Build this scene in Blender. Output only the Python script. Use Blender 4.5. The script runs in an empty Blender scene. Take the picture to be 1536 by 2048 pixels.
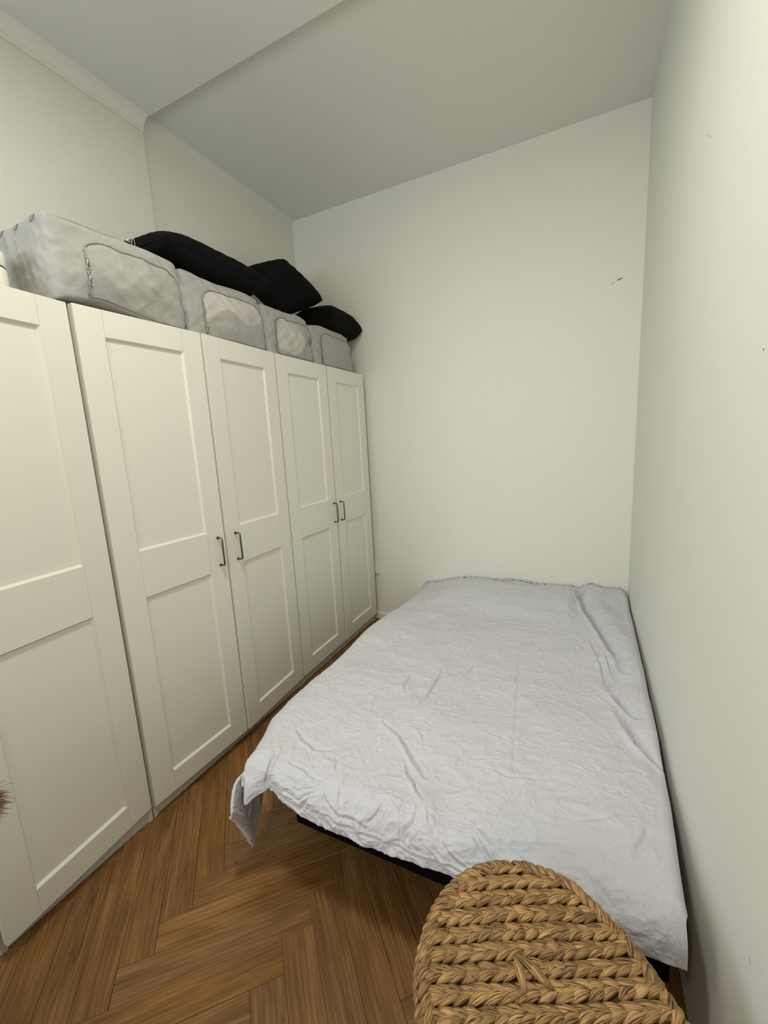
import bpy, bmesh, math
import numpy as np
from mathutils import Vector

# ------------------------------------------------------------------ camera, world, light
S = bpy.context.scene
COL = S.collection
S.view_settings.view_transform = 'Standard'
S.view_settings.look = 'None'
S.view_settings.exposure = 0.0
S.view_settings.gamma = 1.0
S.view_settings.use_curve_mapping = False

cam = bpy.data.cameras.new('camera')
cam.sensor_fit = 'VERTICAL'
cam.sensor_height = 36.0
cam.lens = 826.617 / 2048 * 36.0
cam.clip_start = 0.02
camo = bpy.data.objects.new('camera', cam)
camo.location = (1.54538, -0.88628, 1.48901)
camo.rotation_euler = (1.40071273, 0.05247574, 0.44698825)
COL.objects.link(camo)
S.camera = camo

W = bpy.data.worlds.new('world')
S.world = W
W.use_nodes = True
W.node_tree.nodes['Background'].inputs[0].default_value = (0.85, 0.88, 0.9, 1)
W.node_tree.nodes['Background'].inputs[1].default_value = 0.05


def area(name, loc, rot, size, power, col, sy=None, spread=180, shape='RECTANGLE'):
    l = bpy.data.lights.new(name, 'AREA')
    l.shape = shape
    l.size = size
    if sy: l.size_y = sy
    l.energy = power
    l.color = col
    l.spread = math.radians(spread)
    o = bpy.data.objects.new(name, l)
    o.location = loc
    o.rotation_euler = rot
    COL.objects.link(o)
    return o


# flush ceiling lamp, cool window at the left of the wall behind the camera, an added warm fill light at its right
area('ceiling_lamp_light', (0.9, -0.3, 3.13), (0, 0, 0), 0.34, 25.8, (1.0, 0.955, 0.85), shape='DISK')
area('window_daylight', (-0.1, -2.50, 1.75), (math.radians(88), 0, math.radians(-15)), 0.8, 14.6, (0.76, 0.87, 1.0), sy=1.1, spread=110)
area('rear_warm_fill', (1.3, -2.50, 1.9), (math.radians(90), 0, 0), 0.8, 9.3, (1.0, 0.82, 0.63), sy=1.1, spread=110)


# ------------------------------------------------------------------ helpers
def tag(o, label=None, cat=None, group=None, kind=None):
    if label: o['label'] = label
    if cat: o['category'] = cat
    if group: o['group'] = group
    if kind: o['kind'] = kind
    return o


def empty(name, loc, label, cat, group=None, rz=0):
    o = bpy.data.objects.new(name, None)
    o.location = loc
    o.rotation_euler = (0, 0, rz)
    o.empty_display_size = 0.05
    COL.objects.link(o)
    return tag(o, label, cat, group)


class MB:
    """collects geometry, links it as ONE mesh object"""
    def __init__(self):
        self.v, self.f, self.uv, self.c = [], [], [], []
        self.n = 0

    def add(self, v, f, uv=None, c=0.5):
        v = np.asarray(v, float).reshape(-1, 3)
        self.v.append(v)
        self.f += [tuple(int(i) + self.n for i in q) for q in f]
        self.uv.append(np.zeros((len(v), 2)) if uv is None else np.asarray(uv, float))
        self.c.append(np.full(len(v), c) if np.isscalar(c) else np.asarray(c, float))
        self.n += len(v)

    def box(self, a, b, c=0.5):
        x0, y0, z0 = a
        x1, y1, z1 = b
        v = [(x0, y0, z0), (x1, y0, z0), (x1, y1, z0), (x0, y1, z0), (x0, y0, z1), (x1, y0, z1), (x1, y1, z1), (x0, y1, z1)]
        self.add(v, [(0, 3, 2, 1), (4, 5, 6, 7), (0, 1, 5, 4), (1, 2, 6, 5), (2, 3, 7, 6), (3, 0, 4, 7)], c=c)

    def tube(self, pts, r, n=10, cap=True, c=0.5):
        P = np.asarray(pts, float)
        m = len(P)
        rr = np.full(m, r) if np.isscalar(r) else np.asarray(r, float)
        T = np.gradient(P, axis=0)
        T /= np.linalg.norm(T, axis=1)[:, None] + 1e-12
        up = np.array([0, 0, 1.0])
        if abs(T[0] @ up) > 0.9: up = np.array([1.0, 0, 0])
        N = np.cross(T[0], up); N /= np.linalg.norm(N)
        vs, uvs = [], []
        L = 0
        for i in range(m):
            N = N - T[i] * (N @ T[i]); N /= np.linalg.norm(N)
            B = np.cross(T[i], N)
            if i: L += np.linalg.norm(P[i] - P[i - 1])
            for k in range(n):
                a = 2 * math.pi * k / n
                vs.append(P[i] + rr[i] * (math.cos(a) * N + math.sin(a) * B))
                uvs.append((k / n, L))
        f = []
        for i in range(m - 1):
            for k in range(n):
                k2 = (k + 1) % n
                f.append((i * n + k, i * n + k2, (i + 1) * n + k2, (i + 1) * n + k))
        if cap:
            f.append(tuple(range(n - 1, -1, -1)))
            f.append(tuple((m - 1) * n + k for k in range(n)))
        self.add(vs, f, uvs, c)

    def lathe(self, prof, n=32, center=(0, 0, 0), c=0.5):
        vs, f = [], []
        m = len(prof)
        for (r, z) in prof:
            for k in range(n):
                a = 2 * math.pi * k / n
                vs.append((center[0] + r * math.cos(a), center[1] + r * math.sin(a), center[2] + z))
        for i in range(m - 1):
            for k in range(n):
                k2 = (k + 1) % n
                f.append((i * n + k, i * n + k2, (i + 1) * n + k2, (i + 1) * n + k))
        f.append(tuple(range(n - 1, -1, -1)))
        f.append(tuple((m - 1) * n + k for k in range(n)))
        self.add(vs, f, c=c)

    def grid(self, P, uv=None, c=0.5, wrap=False):
        P = np.asarray(P)
        a, b = P.shape[:2]
        idx = np.arange(a * b).reshape(a, b)
        f = []
        if wrap: idx = np.concatenate([idx, idx[:, :1]], 1)
        q = np.stack([idx[:-1, :-1], idx[1:, :-1], idx[1:, 1:], idx[:-1, 1:]], -1).reshape(-1, 4)
        self.add(P.reshape(-1, 3), q.tolist(), None if uv is None else np.asarray(uv).reshape(-1, 2), c)

    def build(self, name, mat, parent=None, smooth=False, loc=None, bevel=0, angle=35, weld=0):
        v = np.concatenate(self.v)
        me = bpy.data.meshes.new(name)
        me.from_pydata(v.tolist(), [], self.f)
        me.update()
        li = np.empty(len(me.loops), dtype=np.int32)
        me.loops.foreach_get('vertex_index', li)
        uv = np.concatenate(self.uv)
        ul = me.uv_layers.new(name='UVMap')
        ul.data.foreach_set('uv', uv[li].ravel())
        ca = me.attributes.new('rnd', 'FLOAT', 'POINT')
        ca.data.foreach_set('value', np.concatenate(self.c))
        if smooth:
            me.polygons.foreach_set('use_smooth', [True] * len(me.polygons))
        me.materials.append(mat)
        o = bpy.data.objects.new(name, me)
        COL.objects.link(o)
        if parent: o.parent = parent
        if loc: o.location = loc
        if weld:
            bm = bmesh.new(); bm.from_mesh(me)
            bmesh.ops.remove_doubles(bm, verts=bm.verts, dist=weld)
            bmesh.ops.recalc_face_normals(bm, faces=bm.faces)
            bm.to_mesh(me); bm.free()
        if bevel:
            m = o.modifiers.new('bevel', 'BEVEL')
            m.width = bevel; m.segments = 2; m.limit_method = 'ANGLE'; m.angle_limit = math.radians(angle)
        return o


def hashn(i, j, k, seed):
    h = (i * 374761393 + j * 668265263 + k * 2147483647 + seed * 1274126177) & 0xFFFFFFFF
    h = (h ^ (h >> 13)) * 1274126177 & 0xFFFFFFFF
    h = h ^ (h >> 16)
    return (h & 0xFFFFFF) / float(0xFFFFFF)


def vnoise(x, y, seed=0):
    x = np.asarray(x, float); y = np.asarray(y, float)
    xi = np.floor(x).astype(np.int64); yi = np.floor(y).astype(np.int64)
    fx = x - xi; fy = y - yi
    fx = fx * fx * fx * (fx * (fx * 6 - 15) + 10); fy = fy * fy * fy * (fy * (fy * 6 - 15) + 10)
    z = np.zeros_like(xi)
    a = hashn(xi, yi, z, seed); b = hashn(xi + 1, yi, z, seed)
    c = hashn(xi, yi + 1, z, seed); d = hashn(xi + 1, yi + 1, z, seed)
    return (a * (1 - fx) + b * fx) * (1 - fy) + (c * (1 - fx) + d * fx) * fy * 1.0


def fbm(x, y, seed=0, oct=4, ridged=False):
    s = 0; amp = 1; tot = 0
    for o in range(oct):
        ca, sa = math.cos(0.7 * o), math.sin(0.7 * o)
        X = (x * ca - y * sa) * 2 ** o + 13.7 * o; Y = (x * sa + y * ca) * 2 ** o + 7.1 * o
        n = vnoise(X, Y, seed + o)
        if ridged: n = 1 - np.abs(2 * n - 1)
        s = s + n * amp; tot += amp; amp *= 0.5
    return s / tot


def sstep(a, b, x):
    t = np.clip((x - a) / (b - a), 0, 1)
    return t * t * (3 - 2 * t)


# ------------------------------------------------------------------ materials
def mat(name, col, rough=0.6, metal=0.0, spec=0.5, bump=None, sheen=0):
    """bump = (noise scale, strength, distance)"""
    m = bpy.data.materials.new(name)
    m.use_nodes = True
    nt = m.node_tree
    p = nt.nodes['Principled BSDF']
    p.inputs['Base Color'].default_value = (*col, 1)
    p.inputs['Roughness'].default_value = rough
    p.inputs['Metallic'].default_value = metal
    p.inputs['Specular IOR Level'].default_value = spec
    if sheen:
        p.inputs['Sheen Weight'].default_value = sheen
    if bump:
        tc = nt.nodes.new('ShaderNodeTexCoord')
        n = nt.nodes.new('ShaderNodeTexNoise')
        n.inputs['Scale'].default_value = bump[0]
        n.inputs['Detail'].default_value = 3
        nt.links.new(tc.outputs['Object'], n.inputs['Vector'])
        b = nt.nodes.new('ShaderNodeBump')
        b.inputs['Strength'].default_value = bump[1]
        b.inputs['Distance'].default_value = bump[2]
        nt.links.new(n.outputs['Fac'], b.inputs['Height'])
        nt.links.new(b.outputs[0], p.inputs['Normal'])
    return m


class NT:
    def __init__(s, m):
        s.t = m.node_tree; s.p = s.t.nodes['Principled BSDF']

    def n(s, typ, **kw):
        x = s.t.nodes.new(typ)
        for k, v in kw.items():
            if k.startswith('i_'):
                x.inputs[k[2:].replace('_', ' ')].default_value = v
            else:
                setattr(x, k, v)
        return x

    def l(s, a, b): s.t.links.new(a, b)

    def math(s, op, a, b=None, c=None, clamp=False):
        x = s.t.nodes.new('ShaderNodeMath'); x.operation = op; x.use_clamp = clamp
        for i, v in enumerate((a, b, c)):
            if v is None: continue
            if isinstance(v, (int, float)): x.inputs[i].default_value = v
            else: s.l(v, x.inputs[i])
        return x.outputs[0]

    def mix(s, f, a, b, mode='MIX'):
        x = s.t.nodes.new('ShaderNodeMix'); x.data_type = 'RGBA'; x.blend_type = mode
        for sock, v in ((x.inputs[0], f), (x.inputs[6], a), (x.inputs[7], b)):
            if isinstance(v, (int, float)): sock.default_value = v
            elif isinstance(v, tuple): sock.default_value = (*v, 1)
            else: s.l(v, sock)
        return x.outputs[2]


def wall_material(name, col, marks=(), axes=(0, 2)):
    """painted plaster with roller stipple; marks = (h, v, half width, half height, angle, colour, strength)"""
    m = mat(name, col, rough=0.75, spec=0.25)
    N = NT(m)
    geo = N.n('ShaderNodeNewGeometry')
    n1 = N.n('ShaderNodeTexNoise', i_Scale=220.0, i_Detail=2.0)
    N.l(geo.outputs['Position'], n1.inputs['Vector'])
    n2 = N.n('ShaderNodeTexNoise', i_Scale=2.2, i_Detail=3.0)
    N.l(geo.outputs['Position'], n2.inputs['Vector'])
    h = N.math('ADD', N.math('MULTIPLY', n1.outputs['Fac'], 0.0007), N.math('MULTIPLY', n2.outputs['Fac'], 0.008))
    b = N.n('ShaderNodeBump', i_Strength=0.6, i_Distance=1.0)
    N.l(h, b.inputs['Height']); N.l(b.outputs[0], N.p.inputs['Normal'])
    c = N.mix(N.math('MULTIPLY', n2.outputs['Fac'], 0.10), col, tuple(x * 0.8 for x in col))
    if marks:
        sp = N.n('ShaderNodeSeparateXYZ'); N.l(geo.outputs['Position'], sp.inputs[0])
        A, B = sp.outputs[axes[0]], sp.outputs[axes[1]]
        wn = N.n('ShaderNodeTexNoise', i_Scale=160.0, i_Detail=3.0)
        N.l(geo.outputs['Position'], wn.inputs['Vector'])
        for (h0, v0, hw, hh, ang, mc, st) in marks:
            dx = N.math('SUBTRACT', A, h0); dy = N.math('SUBTRACT', B, v0)
            ca, sa = math.cos(ang), math.sin(ang)
            u = N.math('ADD', N.math('MULTIPLY', dx, ca / hw), N.math('MULTIPLY', dy, sa / hw))
            v = N.math('ADD', N.math('MULTIPLY', dx, -sa / hh), N.math('MULTIPLY', dy, ca / hh))
            r = N.math('ADD', N.math('MULTIPLY', u, u), N.math('MULTIPLY', v, v))
            r = N.math('ADD', r, N.math('MULTIPLY', N.math('SUBTRACT', wn.outputs['Fac'], 0.5), 2.2))
            f = N.math('MULTIPLY', N.math('SUBTRACT', 1.25, r, clamp=True), st, clamp=True)
            c = N.mix(f, c, mc)
    N.l(c, N.p.inputs['Base Color'])
    return m


WALLC = (0.79, 0.80, 0.735)
DK = (0.10, 0.10, 0.07)
M_wall_back = wall_material('paint_back_wall', WALLC, [
    (1.702, 2.346, 0.016, 0.0045, 0.30, DK, 1.0), (1.668, 2.332, 0.010, 0.003, 0.4, DK, 0.6),
    (1.712, 2.265, 0.003, 0.003, 0, DK, 0.8), (1.705, 2.217, 0.004, 0.002, 0, DK, 0.35),
    (1.36, 0.50, 0.010, 0.003, 0.6, DK, 0.4), (0.16, 2.03, 0.004, 0.002, 0, DK, 0.5)])
M_wall_right = wall_material('paint_right_wall', WALLC, [
    (0.083, 1.611, 0.0028, 0.0028, 0, DK, 1.0), (0.083, 1.616, 0.003, 0.0018, 0, (0.9, 0.9, 0.9), 1.0),
    (0.635, 2.243, 0.065, 0.0018, 0.55, (0.55, 0.56, 0.5), 0.6), (-0.133, 0.587, 0.007, 0.004, 0.9, (0.3, 0.3, 0.2), 0.5),
    (1.21, 1.0, 0.32, 0.045, 1.45, (0.80, 0.76, 0.73), 0.35)], axes=(1, 2))
M_wall = wall_material('paint_wall', WALLC)
M_wall_front = wall_material('low_bounce_wall_behind', (0.36, 0.36, 0.33))  # unseen wall, made darker than the others to cut bounce light
M_ceil = wall_material('paint_ceiling', (0.75, 0.76, 0.715))
M_trim = mat('paint_trim', (0.80, 0.79, 0.74), 0.5, bump=(60, 0.2, 0.002))
M_lam = mat('white_foil_door', (0.79, 0.785, 0.71), 0.42, spec=0.4, bump=(350, 0.08, 0.0006))
M_door = mat('white_foil_framed_door', (0.79, 0.785, 0.71), 0.42, spec=0.4)
def _door_nodes():
    N = NT(M_door)
    tc = N.n('ShaderNodeTexCoord')
    sp = N.n('ShaderNodeSeparateXYZ'); N.l(tc.outputs['Object'], sp.inputs[0])
    # fine V-joints where the rails butt against the stiles
    g = None
    for yy in (0.0921, 0.497 - 0.0921):
        q = N.math('SUBTRACT', 1.0, N.math('DIVIDE', N.math('ABSOLUTE', N.math('SUBTRACT', sp.outputs[1], yy)), 0.0011), clamp=True)
        g = q if g is None else N.math('MAXIMUM', g, q)
    fr = N.math('GREATER_THAN', sp.outputs[0], -0.001)
    g = N.math('MULTIPLY', g, fr)
    n = N.n('ShaderNodeTexNoise', i_Scale=350.0, i_Detail=2.0); N.l(tc.outputs['Object'], n.inputs['Vector'])
    h = N.math('SUBTRACT', N.math('MULTIPLY', n.outputs['Fac'], 0.00010), N.math('MULTIPLY', g, 0.0012))
    b = N.n('ShaderNodeBump', i_Strength=0.7, i_Distance=1.0)
    N.l(h, b.inputs['Height']); N.l(b.outputs[0], N.p.inputs['Normal'])
    N.l(N.mix(N.math('MULTIPLY', g, 0.30), (0.79, 0.785, 0.71), (0.45, 0.43, 0.38)), N.p.inputs['Base Color'])
M_carc = mat('white_foil_carcass', (0.70, 0.68, 0.63), 0.5, bump=(300, 0.08, 0.0005))
M_steel = mat('brushed_steel_handle', (0.22, 0.215, 0.19), 0.28, metal=1.0, bump=(500, 0.1, 0.0003))
M_black = mat('black_cushion_cotton', (0.0035, 0.0035, 0.004), 0.9, spec=0.12, bump=(420, 0.6, 0.001))
M_bedwood_shade = mat('shade_black_bed_frame', (0.004, 0.003, 0.0025), 0.9, spec=0.1, bump=(40, 0.2, 0.002))  # near black: the under-bed shade is put into the frame's colour
M_mattress = mat('mattress_ticking', (0.55, 0.54, 0.52), 0.9, bump=(200, 0.3, 0.001))
M_plastic = mat('white_plastic', (0.80, 0.80, 0.76), 0.35)
M_dark = mat('dark_rubber', (0.04, 0.04, 0.035), 0.5)
M_can = mat('cream_enamel', (0.85, 0.84, 0.72), 0.4)
M_tab = mat('grey_tab_cloth', (0.26, 0.26, 0.245), 0.8, bump=(500, 0.5, 0.001))
M_zip = mat('grey_zip_tape', (0.27, 0.26, 0.24), 0.6, bump=(900, 0.6, 0.0008))
M_pull = mat('zip_pull_metal', (0.45, 0.45, 0.42), 0.35, metal=0.9)


_door_nodes()


def wood_material():
    m = mat('oak_laminate', (0.3, 0.16, 0.06), 0.42, spec=0.35)
    N = NT(m)
    uv = N.n('ShaderNodeUVMap')
    at = N.n('ShaderNodeAttribute', attribute_name='rnd')
    sp = N.n('ShaderNodeSeparateXYZ'); N.l(uv.outputs[0], sp.inputs[0])
    off = N.math('MULTIPLY', at.outputs['Fac'], 57.0)
    cb = N.n('ShaderNodeCombineXYZ')
    N.l(N.math('ADD', sp.outputs[0], off), cb.inputs[0]); N.l(N.math('ADD', sp.outputs[1], N.math('MULTIPLY', off, 1.7)), cb.inputs[1])

    def stretched(sx, sy, scale, detail, dist=0.0):
        mp = N.n('ShaderNodeMapping'); mp.inputs['Scale'].default_value = (sx, sy, 1)
        N.l(cb.outputs[0], mp.inputs[0])
        n = N.n('ShaderNodeTexNoise', i_Scale=scale, i_Detail=detail, i_Distortion=dist)
        N.l(mp.outputs[0], n.inputs['Vector'])
        return n.outputs['Fac']
    fine = stretched(0.8, 26, 8.0, 6.0, 0.15)       # fibres along u
    mid = stretched(0.9, 7, 2.6, 4.0, 1.6)
    big = stretched(1, 3.0, 2.6, 2.0, 0.3)
    # cathedral rings
    mp = N.n('ShaderNodeMapping'); mp.inputs['Scale'].default_value = (1.1, 9.0, 1)
    N.l(cb.outputs[0], mp.inputs[0])
    wv = N.n('ShaderNodeTexWave', wave_type='BANDS', bands_direction='Y', i_Scale=2.3, i_Distortion=9.0, i_Detail=2.0, i_Detail_Scale=0.9)
    N.l(mp.outputs[0], wv.inputs['Vector'])
    ramp = N.n('ShaderNodeValToRGB')
    e = ramp.color_ramp.elements
    e[0].position = 0.24; e[0].color = (0.050, 0.019, 0.005, 1)
    e[1].position = 0.78; e[1].color = (0.385, 0.212, 0.078, 1)
    k = e.new(0.5); k.color = (0.188, 0.090, 0.026, 1)
    s = N.math('ADD', N.math('MULTIPLY', fine, 0.34), N.math('MULTIPLY', mid, 0.44))
    s = N.math('ADD', s, N.math('MULTIPLY', wv.outputs['Fac'], 0.05))
    s = N.math('ADD', s, N.math('MULTIPLY', big, 0.20))
    s = N.math('SUBTRACT', s, 0.0)
    N.l(s, ramp.inputs[0])
    # per-plank tint
    w1 = N.n('ShaderNodeTexWhiteNoise', noise_dimensions='1D'); N.l(at.outputs['Fac'], w1.inputs['W'])
    hsv = N.n('ShaderNodeHueSaturation')
    N.l(ramp.outputs[0], hsv.inputs['Color'])
    N.l(N.math('ADD', 0.93, N.math('MULTIPLY', w1.outputs['Value'], 0.18)), hsv.inputs['Value'])
    N.l(N.math('ADD', 0.96, N.math('MULTIPLY', w1.outputs['Value'], 0.08)), hsv.inputs['Saturation'])
    # dark cracks along the grain
    cr = stretched(0.9, 14, 2.4, 1.0, 1.6)
    crf = N.math('SUBTRACT', 1.0, N.math('MULTIPLY', N.math('ABSOLUTE', N.math('SUBTRACT', cr, 0.5)), 70.0), clamp=True)
    gate = N.math('MULTIPLY', N.math('SUBTRACT', stretched(1.3, 3, 1.9, 1.0), 0.53), 10.0, clamp=True)
    c = N.mix(N.math('MULTIPLY', N.math('MULTIPLY', crf, gate), 0.8), hsv.outputs[0], (0.05, 0.022, 0.010))
    # knots
    vo = N.n('ShaderNodeTexVoronoi', i_Scale=1.0)
    mp2 = N.n('ShaderNodeMapping'); mp2.inputs['Scale'].default_value = (3.1, 6.2, 1)
    N.l(cb.outputs[0], mp2.inputs[0]); N.l(mp2.outputs[0], vo.inputs['Vector'])
    kd = N.math('ADD', vo.outputs['Distance'], N.math('MULTIPLY', N.math('SUBTRACT', mid, 0.5), 0.12))
    kc = N.n('ShaderNodeSeparateColor'); N.l(vo.outputs['Color'], kc.inputs[0])
    kg = N.math('MULTIPLY', N.math('SUBTRACT', kc.outputs[0], 0.55), 12.0, clamp=True)
    kf = N.math('MULTIPLY', N.math('SUBTRACT', 1.0, N.math('DIVIDE', kd, 0.13), clamp=True), kg)
    c = N.mix(N.math('MULTIPLY', kf, 1.2, clamp=True), c, (0.045, 0.018, 0.007))
    N.l(c, N.p.inputs['Base Color'])
    b = N.n('ShaderNodeBump', i_Strength=0.35, i_Distance=0.0012)
    N.l(N.math('SUBTRACT', fine, N.math('MULTIPLY', crf, N.math('MULTIPLY', gate, 0.6))), b.inputs['Height']); N.l(b.outputs[0], N.p.inputs['Normal'])
    N.l(N.math('ADD', 0.36, N.math('MULTIPLY', fine, 0.22)), N.p.inputs['Roughness'])
    return m


def fabric_bag_material(window=False):
    base = (0.385, 0.385, 0.365)
    m = mat('grey_nonwoven' + ('_panel' if window else ''), base, 0.8, spec=0.25, sheen=0.1)
    N = NT(m)
    tc = N.n('ShaderNodeTexCoord')
    n = N.n('ShaderNodeTexNoise', i_Scale=330.0, i_Detail=3.0); N.l(tc.outputs['Object'], n.inputs['Vector'])
    n2 = N.n('ShaderNodeTexNoise', i_Scale=9.0, i_Detail=4.0); N.l(tc.outputs['Object'], n2.inputs['Vector'])
    c = N.mix(n.outputs['Fac'], tuple(x * 0.74 for x in base), tuple(x * 1.26 for x in base))
    c = N.mix(N.math('MULTIPLY', n2.outputs['Fac'], 0.3), c, tuple(x * 0.8 for x in base))
    n4 = N.n('ShaderNodeTexNoise', i_Scale=8.0, i_Detail=2.5, i_Distortion=0.5); N.l(tc.outputs['Object'], n4.inputs['Vector'])
    if window:
        at = N.n('ShaderNodeAttribute', attribute_name='rnd')
        # pale bedding pressed against the thin panel, with an irregular outline
        f = N.math('MULTIPLY', N.math('SUBTRACT', N.math('ADD', at.outputs['Fac'], N.math('MULTIPLY', N.math('SUBTRACT', n2.outputs['Fac'], 0.5), 0.9)), 0.5), 7.0, clamp=True)
        c = N.mix(N.math('MULTIPLY', f, 0.75), c, (0.56, 0.54, 0.49))
    N.l(c, N.p.inputs['Base Color'])
    b = N.n('ShaderNodeBump', i_Strength=0.6, i_Distance=1.0)
    N.l(N.math('ADD', N.math('MULTIPLY', n.outputs['Fac'], 0.0009), N.math('MULTIPLY', N.math('ABSOLUTE', N.math('SUBTRACT', n4.outputs['Fac'], 0.5)), -0.016)), b.inputs['Height']); N.l(b.outputs[0], N.p.inputs['Normal'])
    return m


def duvet_material():
    base = (0.63, 0.635, 0.675)
    m = mat('grey_jacquard_cotton', base, 0.62, spec=0.3, sheen=0.15)
    N = NT(m)
    uv = N.n('ShaderNodeUVMap')
    n1 = N.n('ShaderNodeTexNoise', i_Scale=7.0, i_Detail=2.0, i_Distortion=2.8); N.l(uv.outputs[0], n1.inputs['Vector'])
    # paisley-like swirls: contour bands of a distorted noise
    sw = N.math('SINE', N.math('MULTIPLY', n1.outputs['Fac'], 95.0))
    n2 = N.n('ShaderNodeTexNoise', i_Scale=520.0, i_Detail=2.0); N.l(uv.outputs[0], n2.inputs['Vector'])
    n3 = N.n('ShaderNodeTexNoise', i_Scale=26.0, i_Detail=4.0, i_Distortion=0.8); N.l(uv.outputs[0], n3.inputs['Vector'])
    f = N.math('ADD', N.math('MULTIPLY', sw, 0.13), N.math('MULTIPLY', n2.outputs['Fac'], 0.75))
    c = N.mix(f, tuple(x * 0.91 for x in base), tuple(x * 1.10 for x in base))
    N.l(c, N.p.inputs['Base Color'])
    rid = N.math('ABSOLUTE', N.math('SUBTRACT', n3.outputs['Fac'], 0.5))
    h = N.math('ADD', N.math('MULTIPLY', rid, -0.009), N.math('MULTIPLY', n2.outputs['Fac'], 0.0008))
    h = N.math('ADD', h, N.math('MULTIPLY', sw, 0.00007))
    b = N.n('ShaderNodeBump', i_Strength=0.55, i_Distance=1.0)
    N.l(h, b.inputs['Height']); N.l(b.outputs[0], N.p.inputs['Normal'])
    return m


def straw_material():
    m = mat('dried_water_hyacinth', (0.5, 0.33, 0.14), 0.55, spec=0.35)
    N = NT(m)
    uv = N.n('ShaderNodeUVMap')
    at = N.n('ShaderNodeAttribute', attribute_name='rnd')
    sp = N.n('ShaderNodeSeparateXYZ'); N.l(uv.outputs[0], sp.inputs[0])
    cb = N.n('ShaderNodeCombineXYZ')
    N.l(N.math('MULTIPLY', sp.outputs[0], 26.0), cb.inputs[0]); N.l(N.math('MULTIPLY', sp.outputs[1], 1.3), cb.inputs[1])
    N.l(N.math('MULTIPLY', at.outputs['Fac'], 91.0), cb.inputs[2])
    n = N.n('ShaderNodeTexNoise', i_Scale=1.0, i_Detail=4.0, i_Distortion=0.4); N.l(cb.outputs[0], n.inputs['Vector'])
    ramp = N.n('ShaderNodeValToRGB'); e = ramp.color_ramp.elements
    e[0].position = 0.36; e[0].color = (0.060, 0.024, 0.008, 1)
    e[1].position = 0.72; e[1].color = (0.60, 0.385, 0.165, 1)
    k = e.new(0.47); k.color = (0.335, 0.190, 0.070, 1)
    N.l(n.outputs['Fac'], ramp.inputs[0])
    w = N.n('ShaderNodeTexWhiteNoise', noise_dimensions='1D'); N.l(at.outputs['Fac'], w.inputs['W'])
    hsv = N.n('ShaderNodeHueSaturation')
    N.l(ramp.outputs[0], hsv.inputs['Color'])
    N.l(N.math('ADD', 0.66, N.math('MULTIPLY', w.outputs['Value'], 0.50)), hsv.inputs['Value'])
    N.l(hsv.outputs[0], N.p.inputs['Base Color'])
    b = N.n('ShaderNodeBump', i_Strength=0.8, i_Distance=0.0025)
    N.l(n.outputs['Fac'], b.inputs['Height']); N.l(b.outputs[0], N.p.inputs['Normal'])
    return m


M_wood = wood_material()
M_bag = fabric_bag_material()
M_bagwin = fabric_bag_material(True)
M_duvet = duvet_material()
M_straw = straw_material()
M_inner = mat('weave_gap_shade', (0.055, 0.026, 0.010), 0.8)  # dark colour stands in for shade in the gaps between strands

# ------------------------------------------------------------------ room shell
XL, XR, YB, YF = -0.573, 1.82, 2.077, -2.6
ZC1, ZC2, YS = 3.192, 3.225, 0.825       # near and far ceiling heights, line where they meet


def struct(mb, name, m, **k):
    o = mb.build(name, m, **k)
    o['kind'] = 'structure'
    return o


b = MB(); b.box((XL - 0.1, YB, -0.1), (XR + 0.1, YB + 0.1, 3.35)); struct(b, 'wall_back', M_wall_back)
b = MB(); b.box((XR, YF, -0.1), (XR + 0.1, YB, 3.35)); struct(b, 'wall_right', M_wall_right)
b = MB()
b.box((XL - 0.12, YF, -0.1), (XL + 0.010, 0.815, 3.35)); b.box((XL - 0.12, 0.815, -0.1), (XL - 0.004, YB, 3.35))
struct(b, 'wall_left', M_wall)
b = MB(); b.box((XL - 0.1, YF - 0.1, -0.1), (XR + 0.1, YF, 3.35)); struct(b, 'wall_front', M_wall_front)
b = MB()
b.box((XL - 0.1, YF, ZC1), (XR, YS, ZC2 + 0.1)); b.box((XL - 0.1, YS, ZC2), (XR, YB, ZC2 + 0.1))
struct(b, 'ceiling', M_ceil)
# cove moulding along the near left wall, and the slim fillet on the far stretch
b = MB()
prof = [(0, 0), (0, -0.060), (0.004, -0.062), (0.008, -0.058), (0.012, -0.040), (0.022, -0.024), (0.036, -0.013), (0.050, -0.008), (0.052, 0)]
P = np.array([[(XL + 0.010 + px, y, ZC1 + pz) for px, pz in prof] for y in (YF, 0.815)])
b.grid(P); b.add([*P[1]], [tuple(range(len(prof)))]); struct(b, 'trim_1', M_trim)
b = MB()
prof = [(0, 0), (0, -0.020), (0.006, -0.012), (0.013, -0.005), (0.022, 0)]
P = np.array([[(XL - 0.004 + px, y, ZC2 + pz) for px, pz in prof] for y in (YS, YB)])
b.grid(P); struct(b, 'trim_2', M_ceil)
# baseboards
def baseboard(name, a, c, nrm):
    b = MB()
    pr = [(0, 0), (0.014, 0), (0.014, 0.044), (0.010, 0.053), (0.0, 0.056)]
    A, Cc, n = np.array(a), np.array(c), np.array(nrm)
    P = np.array([[(*(q + n * px), pz) for px, pz in pr] for q in (A, Cc)])
    b.grid(P); b.add([*P[0]], [tuple(range(5))]); b.add([*P[1]], [tuple(range(4, -1, -1))])
    struct(b, name, M_trim)
baseboard('baseboard_back', (XL, YB), (XR, YB), (0, -1))

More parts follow.
